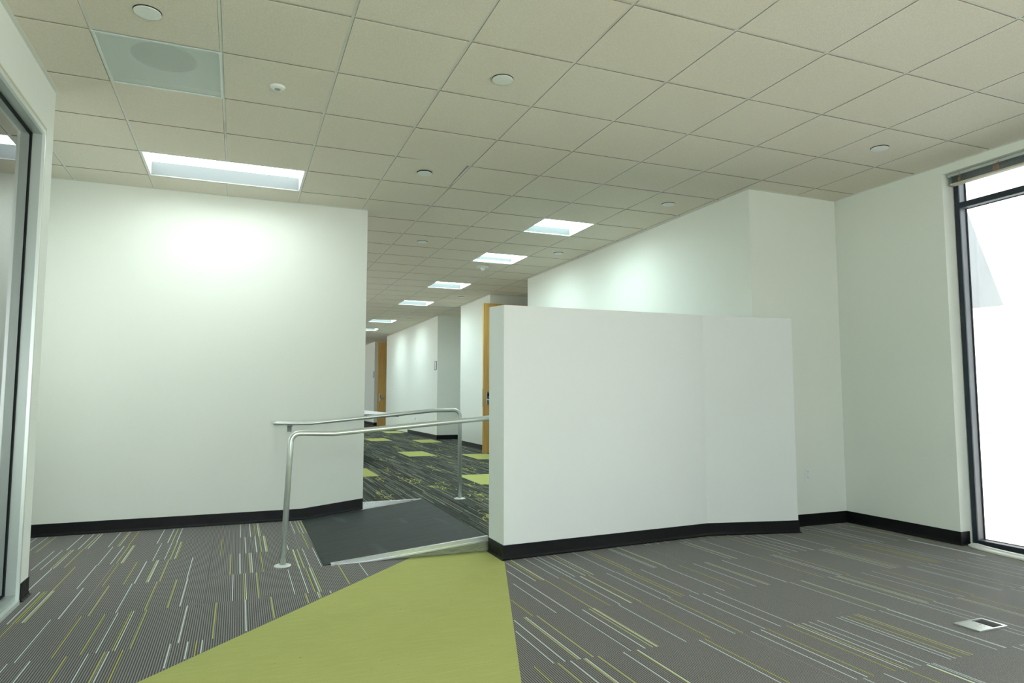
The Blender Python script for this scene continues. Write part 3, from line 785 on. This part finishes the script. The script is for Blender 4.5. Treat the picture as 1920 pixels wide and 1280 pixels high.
# ------------------------------------------------------------------ doors (standing open inside the alcoves)
def door(name, x, y, z0, z1, lock):
    t = bpy.data.objects.new(name, None); COL.objects.link(t); t.location = (x, y, z0); struct(t)
    h = z1-z0
    w = MB(); w.box(0, .90, 0, .045, .012, h); w.build('door_leaf', M_wood, t, bevel=.002)
    w = MB(); w.box(-.001, .0, .008, .037, lock-.16, lock+.16); w.build('latch_plate', M_black, t)
    # handle set
    w = MB(); w.box(.055, .115, -.020, 0, lock-.11, lock+.11); w.build('lock_plate', M_chrome, t, bevel=.006)
    w = MB(); w.cyl((.085,-.02,lock-.035), (.085,-.055,lock-.035), .013); w.tube([(.085,-.052,lock-.035),(.12,-.058,lock-.035),(.205,-.055,lock-.038)], .011, 14); w.build('door_handle', M_chrome, t)
    w = MB(); w.box(.07, .10, -.024, -.019, lock+.03, lock+.075); w.build('keypad', M_black, t)
    return t
door('door_1', 4.735, 7.33, hz(7.3), 2.805, .97)
door('door_2', 4.955, 18.2, hz(18.2), 2.94, .93)

# ------------------------------------------------------------------ small wall items
def sign(label, y, z, s=1.):
    t = thing('wall_sign', label, 'sign', (XH, y, z))
    w = MB(); a, b4 = .075*s, .10*s
    for q in ((-a,a,b4-.010,b4),(-a,a,-b4,-b4+.010),(-a,-a+.010,-b4+.0102,b4-.0102),(a-.010,a,-b4+.0102,b4-.0102)): w.box(-.012, -.0005, q[0], q[1], q[2], q[3])
    w.build('frame', M_black, t)
    w = MB(); w.box(-.008, -.0005, -a+.01, a-.01, -b4+.01, b4-.01); w.build('panel', M_plastic, t)
sign('small blank wall sign in a dark frame beside the second alcove', 11.17, 1.865)
sign('small dark framed wall sign far down the corridor beyond the second wooden door', 18.85, 1.90)
def outlet(label, loc, rz_, parts=True, h=.115):
    t = thing('wall_outlet', label, 'outlet', loc); t.rotation_euler = (0,0,rz_)
    w = MB(); w.box(-.035, .035, -.006, -.0005, -h/2, h/2); w.build('cover_plate', M_plastic, t, bevel=.0015)
    for s in (-.026, .026):
        w = MB(); w.cyl((0,-.0095,s), (0,-.005,s), .0165, seg=24); w.build('socket', M_plastic, t)
        soc = t.children[-1] if t.children else None
        q = MB(); q.box(-.008, -.006, -.0100, -.0090, s-.002, s+.007); q.box(.006, .008, -.0100, -.0090, s-.002, s+.007); q.cyl((0,-.0100,s-.008),(0,-.0090,s-.008), .0022, seg=10)
        q.build('slots', M_black, soc if soc else t)
    q = MB(); q.cyl((0,-.0075,0),(0,-.0055,0), .003, seg=10); q.build('screw', M_chrome, t)
outlet('white double power outlet low on the boxed-out wall by the partition end', (5.508, YC, .45), 0)
t = thing('wall_plate', 'thin grey plate seen edge-on on the right end of the half-height partition', 'wall plate', (5.184, .70, .459))
w = MB(); w.box(.0005, .009, -.035, .035, -.037, .037); w.build('cover_plate', new_mat('grey_plate', s2l((96,104,104)), .4)[0], t)
# scuff/hook on corridor wall
t = thing('wall_hook', 'tiny grey hook low on the corridor wall behind the handrails', 'hook', (XH, 13.0, .60))
w = MB(); w.box(-.006, -.0005, -.02, .02, -.04, .04); w.tube([(-.005,0,.02),(-.03,0,.0),(-.03,0,-.03)], .005, 8); w.build('hook_body', M_alup, t)

# floor power box
t = thing('floor_box', 'open metal power box set flush in the carpet at lower right', 'floor box', (4.235, -1.505, 0))
def fb(x0, x1, y0, y1, z0, z1, name, mat, w=None):
    w = MB(); w.box(x0, x1, y0, y1, z0, z1); return w.build(name, mat, t)
w = MB(); 
for q in ((-.105,.105,-.065,-.055),(-.105,.105,.055,.065),(-.105,-.095,-.0548,.0548),(.092,.105,-.0548,.0548)): w.box(q[0], q[1], q[2], q[3], .001, .007)
w.build('frame', M_alu, t)
fb(-.095,.092,-.055,.055,.0009,.0022,'recess',M_black)
w = MB(); w.box(-.095,.010,-.055,.052,.003,.0075); w.cyl((-.06,.02,.0075),(-.06,.02,.0085),.005,seg=12); w.cyl((-.01,-.025,.0075),(-.01,-.025,.0085),.005,seg=12); w.build('lid', M_alu, t)
w = MB(); w.box(.03,.07,-.045,.045,.0022,.004); w.build('socket', M_seal, t)

# table in the corridor
t = thing('table', 'white topped table with thick black edge, partly hidden behind the left wall', 'table', (2.0,8.1,hz(8.1)))
zb = hz(8.1)
def zt_(y): return .885
w = MB(); w.box(-.9, 1.06, -1.62, 1.62, .885-zb-.006, .885-zb); w.build('tabletop', M_lam, t)
w = MB(); w.box(-.9, 1.055, -1.615, 1.615, .885-zb-.045, .885-zb-.0065); w.build('edge_band', M_black, t)
for y in (-1.05, 1.05):
    w = MB(); w.cyl((-.1,y,.028),(-.1,y,.885-zb-.045), .04); w.build('pedestal', M_alup, t)
    w = MB(); w.lathe([(0,.03),(.08,.028),(.28,.012),(.3,0.0),(0,0)], (-.1,y,.002 if y > 0 else .012)); w.build('foot_plate', M_alup, t)

# ------------------------------------------------------------------ outside
m, nt, b = new_mat('white_stucco', (.9, .9, .92), .85); M_st = m
bump(nt, b, noise(nt, 60, 4), .3, .01)
w = MB(); w.box(9.0, 9.2, -9, 9, -.6, 9); o = w.build('outside_wall', M_st); struct(o)
w = MB(); w.prism([(0,0),(0,0),(0,0)], 0, 0) if False else None
m = new_mat('pale_paving', (.86, .77, .68), .9)[0]
w.box(XW+WT+.01, 9.0, -22, 30, -.7, -.25); w.box(-16, XW+WT+.01, -22, YB-.13, -.7, -.25); w.box(-16, -3.9, YB-.13, 30, -.7, -.25); struct(w.build('ground_outside', m))
# added grey slab standing in for the slanting shadow on the outside wall
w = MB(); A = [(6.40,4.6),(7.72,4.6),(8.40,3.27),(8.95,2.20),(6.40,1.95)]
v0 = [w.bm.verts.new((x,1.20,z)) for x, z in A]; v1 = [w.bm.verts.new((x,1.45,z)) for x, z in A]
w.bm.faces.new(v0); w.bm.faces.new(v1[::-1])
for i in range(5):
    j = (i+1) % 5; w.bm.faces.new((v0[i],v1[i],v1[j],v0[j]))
struct(w.build('shadow_wing', new_mat('wing_shadow_grey', (.205, .212, .22), .9)[0]))

# ------------------------------------------------------------------ light
wd = bpy.data.worlds.new('sky'); scn.world = wd; wd.use_nodes = True
nt = wd.node_tree; bg = nt.nodes['Background']
bg.inputs[0].default_value = (.89, .99, 1., 1); bg.inputs[1].default_value = 4.0
sd = bpy.data.lights.new('sun', 'SUN'); so = bpy.data.objects.new('sun', sd); COL.objects.link(so)
sd.energy = 8.0; sd.angle = .009; sd.color = (1., .97, .92)
d = Vector((.42, -.35, -.9)).normalized()
so.rotation_euler = d.to_track_quat('-Z', 'Y').to_euler(); so.location = (0, 0, 12)

# ------------------------------------------------------------------ camera
cd = bpy.data.cameras.new('camera'); co = bpy.data.objects.new('camera', cd); COL.objects.link(co)
cd.sensor_width = 36; cd.lens = 1264.237/1920*36; cd.clip_start = .02; cd.clip_end = 200
co.location = (.75227, -3.85377, 1.1395); co.rotation_euler = (PI/2+.08252, 0, -.38454)
scn.camera = co
scn.view_settings.view_transform = 'Standard'; scn.view_settings.look = 'None'
scn.view_settings.gamma = 1; scn.view_settings.use_curve_mapping = False
scn.view_settings.exposure = .70
